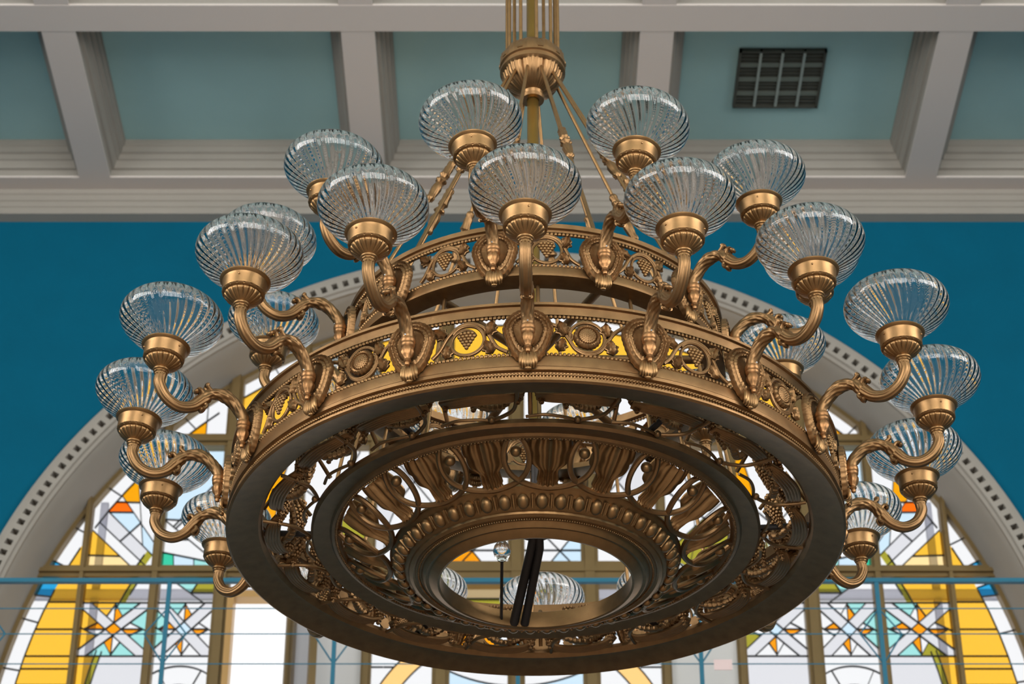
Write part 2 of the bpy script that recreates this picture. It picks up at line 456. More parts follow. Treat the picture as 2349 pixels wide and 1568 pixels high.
MUL = {0: .095, .407: .095, .81: .055, 1.22: .055, 1.62: .085, 1.99: .053, 2.393: .036}
Z_T0, Z_T1 = 5.838 + CZ, 5.908 + CZ         # main transom
Z_U0, Z_U1 = 6.675 + CZ, 6.752 + CZ         # upper transom
Z_LOW = 3.62
def build_window():
    root = bpy.data.objects.new('window_1', None); col.objects.link(root); root.location = (0, 0, 0)
    tag(root, 'large arched stained glass window with bronze mullions', kind='structure')
    # mullions
    for off, w in MUL.items():
        for sg in ((1, -1) if off else (1,)):
            x = XC + sg * off; top = ZA + math.sqrt(max(0, (RI + .02) ** 2 - off ** 2))
            m = MB(); m.box(x - w / 2, x + w / 2, DW - .035, DW + .035, Z_LOW, top)
            m.box(x - w * .28, x + w * .28, DW - .06, DW - .03, Z_LOW, top)
            m.build('mullion', M['frame'], root, smooth=False)
    xe = math.sqrt(RI ** 2 - (Z_T0 - ZA) ** 2)
    m = MB(); m.box(XC - xe, XC + xe, DW - .04, DW + .03, Z_T0, Z_T1); m.box(XC - xe, XC + xe, DW - .064, DW - .03, Z_T0 + .022, Z_T0 + .045)
    m.build('transom', M['frame'], root, smooth=False)
    m = MB(); m.box(XC - .86, XC + .86, DW - .05, DW + .03, Z_T0 - .045, Z_T1 + .02); m.build('transom', M['frame'], root, smooth=False)
    xe = math.sqrt(RI ** 2 - (Z_U0 - ZA) ** 2)
    m = MB(); m.box(XC - xe, XC + xe, DW - .04, DW + .03, Z_U0, Z_U1); m.box(XC - xe, XC + xe, DW - .064, DW - .03, Z_U0 + .02, Z_U0 + .05)
    m.build('transom', M['frame'], root, smooth=False)
    # curved outer frame
    m = MB(); k = 4; vs = []; n = 96
    prof = [(RI + .01, DW - .03), (RI - .025, DW - .03), (RI - .025, DW + .03), (RI + .01, DW + .03)]
    for i in range(n + 1):
        a = pi * i / n; vs += [(XC + r * cos(a), y, ZA + r * sin(a)) for r, y in prof]
    m.add(vs, [(i * k + j, i * k + (j + 1) % k, (i + 1) * k + (j + 1) % k, (i + 1) * k + j) for i in range(n) for j in range(k)])
    m.build('arch_frame', M['frame'], root)
    # milky outer bars seen through the glass
    xe = 2.78; ZB0, ZB1 = 5.772 + CZ, 5.832 + CZ
    MB().box(XC - xe, XC + xe, DW + .10, DW + .13, ZB0, ZB1).build('outer_bar', M['outer'], root, smooth=False)
    for sg in (1, -1):
        for off, w in ((2.338, .042),):
            x = XC + sg * off; MB().box(x - w / 2, x + w / 2, DW + .10, DW + .13, Z_LOW, ZB0).box(x - w / 2, x + w / 2, DW + .10, DW + .13, ZB1, ZA + math.sqrt(RI ** 2 - off ** 2) - .02).build('outer_bar', M['outer'], root, smooth=False)
    # solid piers
    for sg in (1, -1):
        xa, xb = sorted((XC + sg * .835, XC + sg * 1.195))
        MB().box(xa, xb, DW - .02, DW + .06, Z_LOW, Z_T0).build('pier', M['pier'], root, smooth=False)

    ed = sorted(MUL)
    def cols(sg, i):                         # clear opening between mullions
        a, b = ed[i], (ed[i + 1] if i + 1 < len(ed) else RI)
        x0 = a + MUL[a] / 2; x1 = b - (MUL[b] / 2 if b in MUL else .0)
        return (XC + x0, XC + x1) if sg > 0 else (XC - x1, XC - x0)
    zS1, zS0 = 5.696 + CZ, 5.375 + CZ         # star panel
    zc = (zS0 + zS1) / 2
    def border(L, step=.26, ph=.1):
        L.circle((XC, ZA), 2.722)
        for c in list(L.cells): pass
        for i in range(60):
            a = i * step / 2.78 + ph
            if not 0 < a < pi: continue
            p0 = (XC + 2.722 * cos(a), ZA + 2.722 * sin(a)); p1 = (XC + RI * cos(a), ZA + RI * sin(a)); mid = (XC + 2.77 * cos(a), ZA + 2.77 * sin(a))
            x0, x1, z0, z1 = L.box
            for d in (-.004, .004):
                q = (XC + 2.775 * cos(a + d), ZA + 2.775 * sin(a + d))
                L.line(p0, p1, [q])
    def isb(x, z): return math.hypot(x - XC, z - ZA) > 2.7195
    def isy(x, z): return 2.36 < math.hypot(x - XC, z - ZA) < 2.72
    for sg in (1, -1):
        def mx(x): return XC + sg * x         # distance from the centre line -> x
        def mp(px, py):                      # a point measured in the left half
            x, z = wp(px, py); return (XC + sg * (XC - x), z)
        def zq(a, b): return mp(60 + .3111 * a, 1080 + .3112 * b)
        # ---- outermost light
        x0, x1 = cols(sg, 6)
        for z0, z1 in ((Z_LOW, Z_T0), (Z_T1, 7.95 + CZ)):
            L = Light(x0, x1, z0, z1); border(L, .30, .155)
            L.line((-9, zS0), (9, zS0), [mp(120, 1490)]) if z0 < 6 else None
            L.line((-9, zS0 - .075), (9, zS0 - .075), [mp(110, 1525)]) if z0 < 6 else None
            if z0 < 6: L.line((-9, zc + .165), (9, zc + .165), [mp(130, 1400)]); L.line((-9, zc), (9, zc), [mp(130, 1450)]); L.line((-9, zc - .33), (9, zc - .33), [mp(100, 1545)])
            L.where(lambda x, z: not isb(x, z), 'y')
            if z0 < 6:
                L.line((-9, Z_T0 - .03), (9, Z_T0 - .03), [mp(105, 1345), mp(128, 1335)]) if False else None
                L.where(lambda x, z: not isb(x, z) and z < zc - .33, 'g')
                a = (Z_T0 - .045 - ZA) / 2.78
                L.line(mp(97, 1366), mp(135, 1370), [mp(105, 1345)]); L.paint(mp(108, 1348), 'B')
            else:
                L.line(mp(118, 1283), mp(152, 1300), [mp(112, 1303), mp(135, 1290)]); L.paint(mp(126, 1299), 'B')
            L.build(root)
        # ---- light with the yellow curve and star
        x0, x1 = cols(sg, 5); xs = (x0 + x1) / 2; hw = abs(x1 - x0) / 2
        def star(L, center, darts, back):
            hz = (zS1 - zS0) / 2; d = .032 * 1.35
            inbox = lambda q: [q]
            allc = lambda: [((x0_ + x1_) / 2, zc) for x0_, x1_ in ()]
            # diagonal bands
            def seedsin():
                out = []
                for c in L.cells:
                    A = sum(abs(area(p)) for p in c['p']); zz = sum(abs(area(p)) * sum(q[1] for q in p) / len(p) for p in c['p']) / A
                    if zS0 < zz < zS1:
                        p = max(c['p'], key=lambda p: abs(area(p))); out.append((sum(q[0] for q in p) / len(p), sum(q[1] for q in p) / len(p)))
                return out
            xm = (L.box[0] + L.box[1]) / 2
            w2 = (L.box[1] - L.box[0]) / 2
            for s2 in (1, -1):
                for o in (-d, d):
                    L.line((xm - w2 + o, zc - s2 * hz), (xm + w2 + o, zc + s2 * hz), seedsin())
            # darts: kites on the axes
            ln = w2 * .9; lz = hz * .95; t = .05
            for ux, uz, l in ((1, 0, ln), (-1, 0, ln), (0, 1, lz), (0, -1, lz)):
                tip = (xm + ux * l, zc + uz * l)
                pv = (-uz, ux)
                for s3 in (1, -1):
                    base = (xm + ux * .045 + pv[0] * t * s3 * 1.25, zc + uz * .045 + pv[1] * t * s3 * 1.25)
                    L.line(base, tip, [(xm + ux * l * .62 + pv[0] * s3 * .004, zc + uz * l * .62 + pv[1] * s3 * .004), (xm + ux * l * .62 - pv[0] * s3 * .004, zc + uz * l * .62 - pv[1] * s3 * .004)])
                L.line((xm, zc), tip, [(xm + ux * l * .6 + pv[0] * .0012, zc + uz * l * .6 + pv[1] * .0012)])
            def kind(x, z):
                ax, az = (x - xm), (z - zc)
                e1 = (x - xm) * hz / w2 - az; e2 = (x - xm) * hz / w2 + az
                b1, b2 = abs(e1) < d * hz / w2, abs(e2) < d * hz / w2
                if b1 and b2: return center
                if b1 or b2: return 'g'
                if abs(ax) < .03 and abs(az) < lz and abs(ax) < .055 * (1 - abs(az) / lz) + .004: return darts if ax * az > 0 else 'w'
                if abs(az) < .03 and abs(ax) < ln and abs(az) < .055 * (1 - abs(ax) / ln) + .004: return darts if ax * az < 0 else 'w'
                return None
            for c in L.cells:
                A = sum(abs(area(p)) for p in c['p'])
                x = sum(abs(area(p)) * sum(q[0] for q in p) / len(p) for p in c['p']) / A; z = sum(abs(area(p)) * sum(q[1] for q in p) / len(p) for p in c['p']) / A
                if not zS0 < z < zS1: continue
                k = kind(x, z)
                c['c'] = k if k else back(x, z, xm)
        L = Light(x0, x1, Z_LOW, Z_T0)
        L.line((-9, zS1), (9, zS1)); L.line((-9, zS0), (9, zS0))
        cy = (XC, ZA)
        ends = [mp(230, 1350), mp(290, 1350), mp(325, 1350), mp(306, 1345), mp(300, 1360), mp(215, 1525), mp(230, 1520), mp(300, 1530), mp(222, 1515)]
        L.circle(cy, 2.355, ends); L.circle(cy, 2.325, ends)
        def rr(x, z): return math.hypot(x - XC, z - ZA)
        L.where(lambda x, z: rr(x, z) > 2.355, 'y'); L.where(lambda x, z: 2.325 < rr(x, z) < 2.355, 'v')
        star(L, 'o', 'o', lambda x, z, xm: 'y' if rr(x, z) > 2.35 else ('v' if rr(x, z) > 2.325 else ('T' if abs(x - XC) < abs(xm - XC) - .01 or z < zc else 'w')))
        for zz in (zS0 - .06, zS1 + .06):
            for r_, c_ in ((2.34, 'v'), (2.38, 'y'), (2.30, 'w')): L.paint((XC + sg * math.sqrt(r_ ** 2 - (zz - ZA) ** 2), zz), c_)
        q = mp(330, 1540); L.line(mp(303, 1520), mp(262, 1568), [q]); L.paint(mp(320, 1560), 'g')
        L.build(root)
        L = Light(x0, x1, Z_T1, Z_U0); border(L, .30, .155)
        sd = lambda: [zq(a, b) for a, b in ((800, 200), (860, 300), (760, 400), (620, 390), (700, 480), (780, 570), (850, 640), (540, 560), (600, 680), (700, 690), (560, 440), (640, 540), (760, 650), (900, 480), (930, 600), (900, 690), (820, 480))]
        L.line(zq(610, 300), zq(900, 590), sd()); L.line(zq(540, 375), zq(845, 665), sd()); L.line(zq(485, 430), zq(805, 735), sd())
        L.line(zq(838, 190), zq(850, 390), [zq(760, 200), zq(880, 250), zq(800, 360), zq(780, 270)])
        L.line(zq(850, 390), zq(955, 545), [zq(880, 450), zq(900, 400), zq(940, 520), zq(860, 500), zq(800, 360)])
        L.line(zq(650, 228), zq(840, 232), [zq(760, 200), zq(760, 260), zq(720, 200), zq(780, 150)]); L.line(zq(610, 303), zq(835, 305), [zq(760, 260), zq(760, 330), zq(780, 290)])
        L.circle(cy, 2.385, [zq(880, 640), zq(700, 690), zq(860, 600), zq(760, 690)]); L.circle(cy, 2.345, [zq(900, 690), zq(880, 640)])
        L.line(zq(455, 620), zq(690, 627), [zq(540, 600), zq(540, 660)])
        L.line(zq(690, 520), zq(850, 380), [zq(720, 470), zq(800, 420)])
        for a, b, c_ in ((780, 170, 'Y'), (760, 265, 'r'), (760, 360, 'b'), (740, 340, 'b'), (860, 500, 'b'), (620, 390, 'g'), (780, 570, 'g'), (540, 560, 'y'), (600, 690, 'p'), (500, 690, 'p'),
                         (860, 650, 'v'), (840, 690, 'v'), (900, 700, 'w')): L.paint(zq(a, b), c_)
        L.build(root)
        L = Light(x0, x1, Z_U1, 7.95 + CZ); border(L, .30, .155); L.where(lambda x, z: not isb(x, z), 'y'); L.build(root)
        # ---- second light from the pier
        x0, x1 = cols(sg, 4)
        L = Light(x0, x1, Z_LOW, Z_T0); L.line((-9, zS1), (9, zS1)); L.line((-9, zS0), (9, zS0))
        L.line(mp(412, 1342), mp(442, 1364), [mp(420, 1365), mp(450, 1345)]); L.line(mp(450, 1342), mp(430, 1372), [mp(450, 1350), mp(440, 1345)])
        L.line((-9, zS1 + .06), (9, zS1 + .06), [mp(480, 1352), mp(460, 1350), mp(440, 1350)]); L.paint(mp(465, 1350), 'v'); L.paint(mp(435, 1348), 'T'); L.paint(mp(492, 1350), 't')
        star(L, 'b', 'o', lambda x, z, xm: 'T' if abs(x - XC) > abs(xm - XC) + .03 and abs(z - zc) < .09 else ('T' if z > zc + .1 and abs(x - XC) > abs(xm - XC) else 'w'))
        cc = ((x0 + x1) / 2, zS0 - .33); L.circle(cc, .27, [((x0 + x1) / 2, zS0 - .1), ((x0 + x1) / 2, zS0 - .4)])
        for a in (35, 65, 115, 145):
            c0, s0 = cos(R_(a)), sin(R_(a)); xm = (x0 + x1) / 2
            p0, p1 = (cc[0] + .06 * c0, cc[1] + .06 * s0), (cc[0] + .5 * c0, cc[1] + .5 * s0)
            L.line(p0, p1, [(cc[0] + .2 * cos(R_(a + .3)), cc[1] + .2 * sin(R_(a + .3)))])
        L.circle(cc, .16, [(cc[0], cc[1] + .2), (cc[0] + .15, cc[1] + .15), (cc[0] - .15, cc[1] + .15)]); L.paint((cc[0], cc[1] + .10), 'b')
        L.build(root)
        L = Light(x0, x1, Z_T1, Z_U0); border(L, .30, .155)
        L.line(zq(1035, 605), zq(1385, 675)); 
        for a in (1085, 1235): L.line(zq(a, 600), zq(a + 2, 720), [zq(a + 10, 690), zq(a - 10, 690)])
        L.line(zq(1180, 490), zq(1360, 640), [zq(1200, 560), zq(1300, 540)]); L.line(zq(1150, 345), zq(1360, 130), [zq(1150, 300), zq(1300, 250)]); L.line(zq(1185, 345), zq(1375, 165), [zq(1300, 250), zq(1350, 280)])
        L.line(zq(1055, 358), zq(1190, 365), [zq(1100, 300), zq(1300, 450), zq(1100, 400)]); L.line(zq(1040, 505), zq(1180, 505), [zq(1100, 450), zq(1100, 560)])
        L.circle((XC, ZA), 2.355, [zq(1100, 60), zq(1100, 200)])
        for a, b, c_ in ((1050, 660, 't'), (1150, 680, 'b'), (1320, 690, 'T'), (1240, 240, 'b'), (1330, 240, 'l')): L.paint(zq(a, b), c_)
        L.build(root)
        L = Light(x0, x1, Z_U1, 7.95 + CZ); border(L, .30, .155); L.circle((XC, ZA), 2.50, [(x1 if sg < 0 else x0, Z_U1 + .1), ((x0 + x1) / 2, Z_U1 + .05)])
        xv = XC + sg * 1.78; L.line((xv, 0), (xv, 20), [(xv - .01, Z_U1 + .1), (xv + .01, Z_U1 + .1)])
        L.where(lambda x, z: not isb(x, z) and abs(x - XC) > 1.78, 'Y'); L.build(root)
        # ---- light beside the pier
        x0, x1 = cols(sg, 3)
        if sg > 0:
            L = Light(x0, x1, Z_LOW, Z_T0); L.line((-9, zS1), (9, zS1)); L.line((-9, zS0), (9, zS0))
            star(L, 'b', 'o', lambda x, z, xm: 'v' if x < xm - .06 and z < zc + .02 else 'w')
            L.circle((XC, zS0 - .45), 1.75, [((x0 + x1) / 2, zS0 - .2)]); L.where(lambda x, z: z < zS0 and x < (x0 + x1) / 2, 'w'); L.where(lambda x, z: z < zS0 and x > (x0 + x1) / 2, 'g'); L.build(root)
        else:
            L = Light(x0, x1, Z_T0 - .10, Z_T0); L.build(root)       # fixed strip above the open casement
            m = MB(); m.box(x0, x1, DW - .05, DW + .04, Z_T0 - .13, Z_T0 - .09); m.box(x0, x0 + .035, DW - .07, DW + .04, Z_LOW, Z_T0 - .1); m.build('casement_frame', mat('frame_daylit_tint', lin((196, 156, 98)), .4, .3), root, smooth=False)  # lighter tint of the frame bronze, daylight painted into the colour
            # open sash, hinged beside the pier and swung into the room
            w, h0, h1, t = .36, Z_LOW, Z_T0 - .11, .022; Mx = Matrix.Translation((x1 + .015, DW - .05, 0)) @ Matrix.Rotation(R_(-62), 4, 'Z')
            m = MB()
            m.box(0, t, -.02, .02, h0, h1, Mx); m.box(w - t, w, -.02, .02, h0, h1, Mx); m.box(0, w, -.02, .02, h1 - t, h1, Mx); m.box(0, w, -.02, .02, h0, h0 + t, Mx)
            m.build('casement_sash', M['frame'], root, smooth=False)
            MB().box(t, w - t, -.003, .003, h0, h1 - t, Mx).build('sash_pane', PM['g'], root, smooth=False)
        L = Light(x0, x1, Z_T1, Z_U0); L.circle((XC, 6.2 + CZ), 1.35); L.line(((x0 + x1) / 2 - .2, Z_T1), ((x0 + x1) / 2 + .2, Z_T1 + .45)); L.line(((x0 + x1) / 2 + .2, Z_T1 + .1), ((x0 + x1) / 2 - .2, Z_T1 + .5))
        L.where(lambda x, z: z < Z_T1 + .15, 'b'); L.where(lambda x, z: z > Z_U0 - .2, 'Y'); L.build(root)
        L = Light(x0, x1, Z_U1, 7.95 + CZ); border(L, .30, .155); L.circle((XC, ZA), 2.355); L.where(isy, 'y'); L.where(lambda x, z: math.hypot(x - XC, z - ZA) < 2.35, 'w'); L.build(root)
        # ---- light above the pier
        x0, x1 = cols(sg, 2)
        L = Light(x0, x1, Z_T1, Z_U0); L.line((x0, Z_T1 + .1), (x1, Z_T1 + .45)); L.line((x0, Z_T1 + .5), (x1, Z_T1 + .2)); L.circle((XC, 6.2 + CZ), 1.0); L.where(lambda x, z: z < Z_T1 + .16, 'v'); L.build(root)
        L = Light(x0, x1, Z_U1, 7.95 + CZ); border(L, .30, .155); L.circle((XC, ZA), 2.355); L.where(isy, 'y'); L.build(root)
        # ---- the four centre lights
        for ci in (1, 0):
            x0, x1 = cols(sg, ci)
            L = Light(x0, x1, Z_LOW, Z_T0 - .045)
            L.circle((XC, 4.766 + CZ), .855); L.circle((XC, 4.766 + CZ), .755); L.circle((XC, 6.0 + CZ), .80); L.circle((XC, 6.0 + CZ), .735)
            L.line((-9, 5.31 + CZ), (9, 5.31 + CZ), [(XC + sg * .75, 5.3 + CZ)])
            ring = lambda x, z: .74 < math.hypot(x - XC, z - 4.766 - CZ) < .86
            if ci == 0:
                L.line((-9, 5.72 + CZ), (9, 5.72 + CZ)); L.line((-9, 5.60 + CZ), (9, 5.60 + CZ)); L.line((XC + sg * .1, 5.45 + CZ), (XC + sg * .33, 5.66 + CZ))
                L.line((XC + sg * .13, Z_LOW), (XC + sg * .13, 5.2 + CZ), [(XC + sg * .12, 5.1 + CZ), (XC + sg * .14, 5.1 + CZ)])
                if sg < 0:
                    L.where(lambda x, z: z > 5.72 + CZ, 'p'); L.where(lambda x, z: 5.6 + CZ < z < 5.72 + CZ, 'v'); L.where(lambda x, z: 5.3 + CZ < z < 5.6 + CZ and x < XC - .2, 'o')
                else: L.where(lambda x, z: z > 5.60 + CZ, 'w')
                L.where(lambda x, z: z < 5.0 + CZ, 'b')
            else:
                for zz in (5.30, 5.25): L.paint((XC + sg * math.sqrt(.805 ** 2 - (zz - 4.766) ** 2), zz + CZ), 'h')
            L.build(root)
            L = Light(x0, x1, Z_T1 + .02, Z_U0)
            L.circle((XC, 6.0 + CZ), .735); L.circle((XC, 6.0 + CZ), .40); L.line((-9, 6.02 + CZ), (9, 6.02 + CZ), [(XC + sg * .1, 6.0 + CZ), (XC + sg * .3, 6.0 + CZ)])
            L.line((XC + sg * .18, 5.93 + CZ), (XC + sg * .30, 6.09 + CZ)); L.line((XC + sg * .30, 5.95 + CZ), (XC + sg * .18, 6.09 + CZ))
            cc_ = 'o' if sg < 0 else 'b'
            L.where(lambda x, z: .2 < abs(x - XC) < .34 and z < 6.1 + CZ, cc_)
            L.where(lambda x, z: math.hypot(x - XC, z - 6 - CZ) > .735, 'g'); L.build(root)
            L = Light(x0, x1, Z_U1, 7.95 + CZ); border(L, .30, .155); L.circle((XC, ZA), 2.355); L.circle((XC, ZA), 2.05)
            L.where(isy, 'y'); L.where(lambda x, z: 2.05 < math.hypot(x - XC, z - ZA) < 2.35, 'w'); L.where(lambda x, z: math.hypot(x - XC, z - ZA) < 2.05, 'Y'); L.build(root)
build_window()

# ------------------------------------------------------------------ gallery railing in front of the window
def build_railing():
    y = 10.4; zr = 5.358 + CZ; z1, z2, z3 = 5.203 + CZ, 5.062 + CZ, 4.898 + CZ
    root = bpy.data.objects.new('gallery_railing', None); col.objects.link(root); root.location = (0, y, 4.3 + CZ)
    tag(root, 'thin blue metal gallery railing with diamond motifs across the window', 'railing')
    def P(x, z): return (x, 0, z - 4.3 - CZ)
    MB().box(-8, 8, -.014, .014, zr - .011 - 4.3 - CZ, zr + .011 - 4.3 - CZ).build('top_rail', M['rail'], root, smooth=False)
    for z in (z1, z2, z3, z3 - .17, 4.36 + CZ):
        MB().tube([P(-8, z), P(8, z)], .0033, 6).build('rail_bar', M['rail'], root)
    xs = [-6.28, -5.37, -4.46, -3.55, -2.64, -1.735, -.887, .029, .94, 1.846, 2.75, 3.66, 4.57, 5.48, 6.39]
    ps = MB().box(-.0105, .0105, -.0105, .0105, 0, zr - 4.3 - CZ).mesh('post', M['rail'], False)
    dm = MB()
    for a, b in (((0, z1), (.105, z2)), ((.105, z2), (0, z3)), ((0, z1), (-.105, z2)), ((-.105, z2), (0, z3))):
        dm.tube([P(*a), P(*b)], .0042, 6)
    dme = dm.mesh('diamond', M['rail'])
    for x in xs:
        put('post', ps, root, (x, 0, 0)); put('diamond', dme, root, (x, 0, 0))
    x, z = wp(1659, 1522, y - .03)
    c = MB().box(-.045, .045, -.002, .002, -.028, .028).build('card', M['pink'], smooth=False); c.location = (x, y - .02, z)
    tag(c, 'small blank pale pink card fixed to the blue railing bar', 'card')
build_railing()

# ================================================================== the chandelier
AX, AY, AZ = .067, 5.76, 3.398 + CZ
ch = bpy.data.objects.new('chandelier', None); col.objects.link(ch); ch.location = (AX, AY, AZ)
tag(ch, 'large two-tier bronze chandelier with ribbed clear glass globe shades', 'chandelier')
PH1, N1, RC1 = R_(-1.7), 18, 1.15
PH2, N2, RC2, HU = R_(-11.5), 12, .845, .472
RL, RU = .871, .562
BR = M['bronze']

# ---- central pole, hub and suspension rods
MB().lathe([(.0001, 5.02 - .3), (.0185, 5.02 - .3), (.0185, .10), (.026, .09), (.026, .07), (.0001, .06)], 24).build('center_pole', M['brass'], ch)
hub = MB().lathe([(.02, 1.30), (.036, 1.30), (.038, 1.312), (.03, 1.318), (.034, 1.328), (.052, 1.337), (.074, 1.355), (.089, 1.382), (.094, 1.402), (.100, 1.404), (.106, 1.41), (.106, 1.418), (.101, 1.422),
                  (.101, 1.43), (.107, 1.434), (.107, 1.445), (.100, 1.47), (.088, 1.49), (.066, 1.505), (.04, 1.512), (.02, 1.515)], 240,
                 rad=lambda r, z, a, j: (r * (1 + (.075 * abs(cos(4 * a)) ** .6 + .016 * cos(40 * a) - .03 if 5 <= j <= 8 else .05 * abs(cos(5 * a + .4)) + .012 * cos(40 * a) if 16 <= j <= 18 else 0)), z)).build('hub', BR, ch)
def leaf_mesh(name, m, L, W, ribs=5, curl=.02, bulge=.01, nt=14, nu=14, tipw=.1):
    mb = MB(); vs = []
    for i in range(nt + 1):
        t = i / nt; w = W * (sin(pi * (.12 + .80 * t)) ** .8) * (1 - .55 * t + tipw * t)
        for j in range(nu + 1):
            u = -1 + 2 * j / nu
            edge = 1 - .14 * abs(sin(t * pi * 4)) * abs(u) ** 3
            h = bulge * sin(pi * t) * (1 - u * u * .8) + .16 * W * abs(cos(u * ribs * pi / 2)) * (1 - t * .4) * .35 + curl * max(0, t - .72) ** 2 * 12
            vs.append((u * w * edge, -h, -t * L))
    k = nu + 1
    fs = [(i * k + j, i * k + j + 1, (i + 1) * k + j + 1, (i + 1) * k + j) for i in range(nt) for j in range(nu)]
    n = len(vs); vs2 = [(x * .96, y + .0035, z) for x, y, z in vs]
    mb.add(vs + vs2, fs + [tuple(n + q for q in f[::-1]) for f in fs] + [(j, n + j, n + j + 1, j + 1)[::-1] for j in range(nu)] + [(nt * k + j, nt * k + j + 1, n + nt * k + j + 1, n + nt * k + j)[::-1] for j in range(nu)] +
           [(i * k, (i + 1) * k, n + (i + 1) * k, n + i * k)[::-1] for i in range(nt)] + [(i * k + nu, n + i * k + nu, n + (i + 1) * k + nu, (i + 1) * k + nu)[::-1] for i in range(nt)])
    return mb.mesh(name, m)
hl2 = leaf_mesh('crest_leaf', BR, -.052, .020, 5, .0, .004)
for i in range(10):
    a = 2 * pi * (i + .5) / 10 - .08
    o = put('crest_leaf', hl2, hub, (.1085 * sin(a), -.1085 * cos(a), 1.442)); o.rotation_euler = (R_(-24), 0, a)
rod = MB().tube([(0, 0, 1.44), (0, 0, 4.6)], .0058, 10).mesh('suspension_rod', M['bronze_light'])
for i in range(10):
    a = 2 * pi * i / 10 + .15; put('suspension_rod', rod, ch, (.084 * sin(a), -.084 * cos(a), 0))

def stay():
    a, b = Vector((0, -.075, 1.395)), Vector((0, -.535, .395))
    o = MB().tube([a, b], .0058, 10).mesh('stay_rod', M['bronze_light'])
    d = (b - a); L = d.length; q = d.to_track_quat('Z', 'Y').to_matrix().to_4x4()
    pr = [(.0058, 0), (.012, .006), (.0135, .014), (.011, .022), (.0135, .03), (.0125, .05), (.016, .066), (.011, .072), (.009, .078), (.017, .088), (.0175, .094), (.009, .102),
          (.012, .108), (.0155, .125), (.0135, .148), (.011, .162), (.0135, .17), (.0125, .178), (.0058, .184)]
    k = MB().lathe(pr, 42, rad=lambda r, z, a_, j: (r * (1 + .09 * cos(7 * a_ + z * 60)), z), M=Matrix.Translation(a + d * .41) @ q).mesh('turned_knop', BR)
    return o, k
sm, km = stay()
for i in range(N2):
    a = PH2 + 2 * pi * i / N2
    s_ = put('stay_rod', sm, ch, None, a); put('turned_knop', km, s_)

# ---- bead rows
def beads(name, n, r, z, br, parent, m, flat=1.):
    mb = MB(); b = MB().ball((0, 0, 0), br, 7, 4)
    for i in range(n):
        a = 2 * pi * i / n
        mb.add(b.v, b.f, Matrix.Translation((r * sin(a), -r * cos(a), z)))
    return tag(mb.build(name, m, parent), kind='stuff')

# ---- ring bands
def band(prof, n=192): return MB().lathe(prof, n, closed=True)
lower = band([(.85, -.078), (.875, -.078), (.875, -.0855), (.868, -.088), (.868, -.112), (.85, -.112)]).add(*(lambda m: (m.v, m.f))(band(
    [(.85, -.238), (.868, -.238), (.870, -.243), (.871, -.27), (.8755, -.275), (.8755, -.284), (.866, -.287), (.862, -.30), (.866, -.306), (.875, -.308), (.875, -.314), (.868, -.318),
     (.80, -.297), (.785, -.296), (.774, -.283), (.774, -.272), (.84, -.272)]))).build('lower_ring', BR, ch, ang=30)
upper = band([(.54, .399), (.565, .399), (.565, .3845), (.558, .3815), (.558, .374), (.54, .374)]).add(*(lambda m: (m.v, m.f))(band(
    [(.54, .2565), (.558, .2565), (.560, .252), (.561, .232), (.565, .229), (.565, .2225), (.557, .2195), (.505, .219), (.505, .235), (.54, .235)]))).build('upper_ring', BR, ch, ang=30)
beads('bead_row', 490, .866, -.1185, .0057, lower, M['bronze_light'])
beads('bead_row', 490, .866, -.2335, .0057, lower, M['bronze_light'])
beads('bead_row', 620, .866, -.2925, .0043, lower, M['bronze_light'])
beads('bead_row', 620, .864, -.3010, .0040, lower, M['bronze_light'])
beads('bead_row', 316, .556, .3685, .0057, upper, M['bronze_light'])
beads('bead_row', 316, .556, .2605, .0057, upper, M['bronze_light'])

# ---- openwork frieze, drawn flat (u along the ring, v up) and bent onto it
def bend(mb, R0, zc):
    mb.v = [((R0 - y) * sin(x / R0), -(R0 - y) * cos(x / R0), z + zc) for x, y, z in mb.v]; return mb
def vine(pts, r, k=6, taper=False):
    P = catmull([(u, -.002, v) for u, v in pts], k); n = len(P)
    rr = [r * (1 - .5 * i / n) if taper else r for i in range(n)]
    mb = MB().tube(P, rr, 8); mb2 = MB().tube([(p.x * 1, p.y - .0035, p.z) for p in P], [q * .45 for q in rr], 6)
    return mb.add(mb2.v, mb2.f)
def circ_pts(c, r, a0, a1, n=28, r1=None):
    return [(c[0] + (r + ((r1 or r) - r) * i / n) * cos(a0 + (a1 - a0) * i / n), c[1] + (r + ((r1 or r) - r) * i / n) * sin(a0 + (a1 - a0) * i / n)) for i in range(n + 1)]
def flat_leaf(L, W, lob=3):
    mb = MB(); nt, nu = 10, 10; vs = []
    for i in range(nt + 1):
        t = i / nt; w = W * (sin(pi * min(1, t * .94 + .06)) ** .7) * (1 + .22 * sin(t * pi * 2 * lob))
        for j in range(nu + 1):
            u = -1 + 2 * j / nu
            vs.append((u * w, -.007 - .005 * (1 - abs(u)) + .004 * cos(u * 7), t * L))
    k = nu + 1; fs = [(i * k + j, i * k + j + 1, (i + 1) * k + j + 1, (i + 1) * k + j) for i in range(nt) for j in range(nu)]
    n = len(vs); mb.add(vs + [(x, .002, z) for x, y, z in vs], fs + [tuple(n + q for q in f[::-1]) for f in fs] + [(i * k, (i + 1) * k, n + (i + 1) * k, n + i * k)[::-1] for i in range(nt)] +
                        [(i * k + nu, n + i * k + nu, n + (i + 1) * k + nu, (i + 1) * k + nu)[::-1] for i in range(nt)])
    return mb
def grapes(c):
    mb = MB(); rows = [4, 5, 4, 3, 2, 1]; z = c[1] + .021
    for k, n in enumerate(rows):
        for i in range(n):
            mb.ball((c[0] + (i - (n - 1) / 2) * .0098, -.007 - .003 * (1 - abs(i - (n - 1) / 2) / 3), z), .0058, 8, 5)
        z -= .0088
    return mb
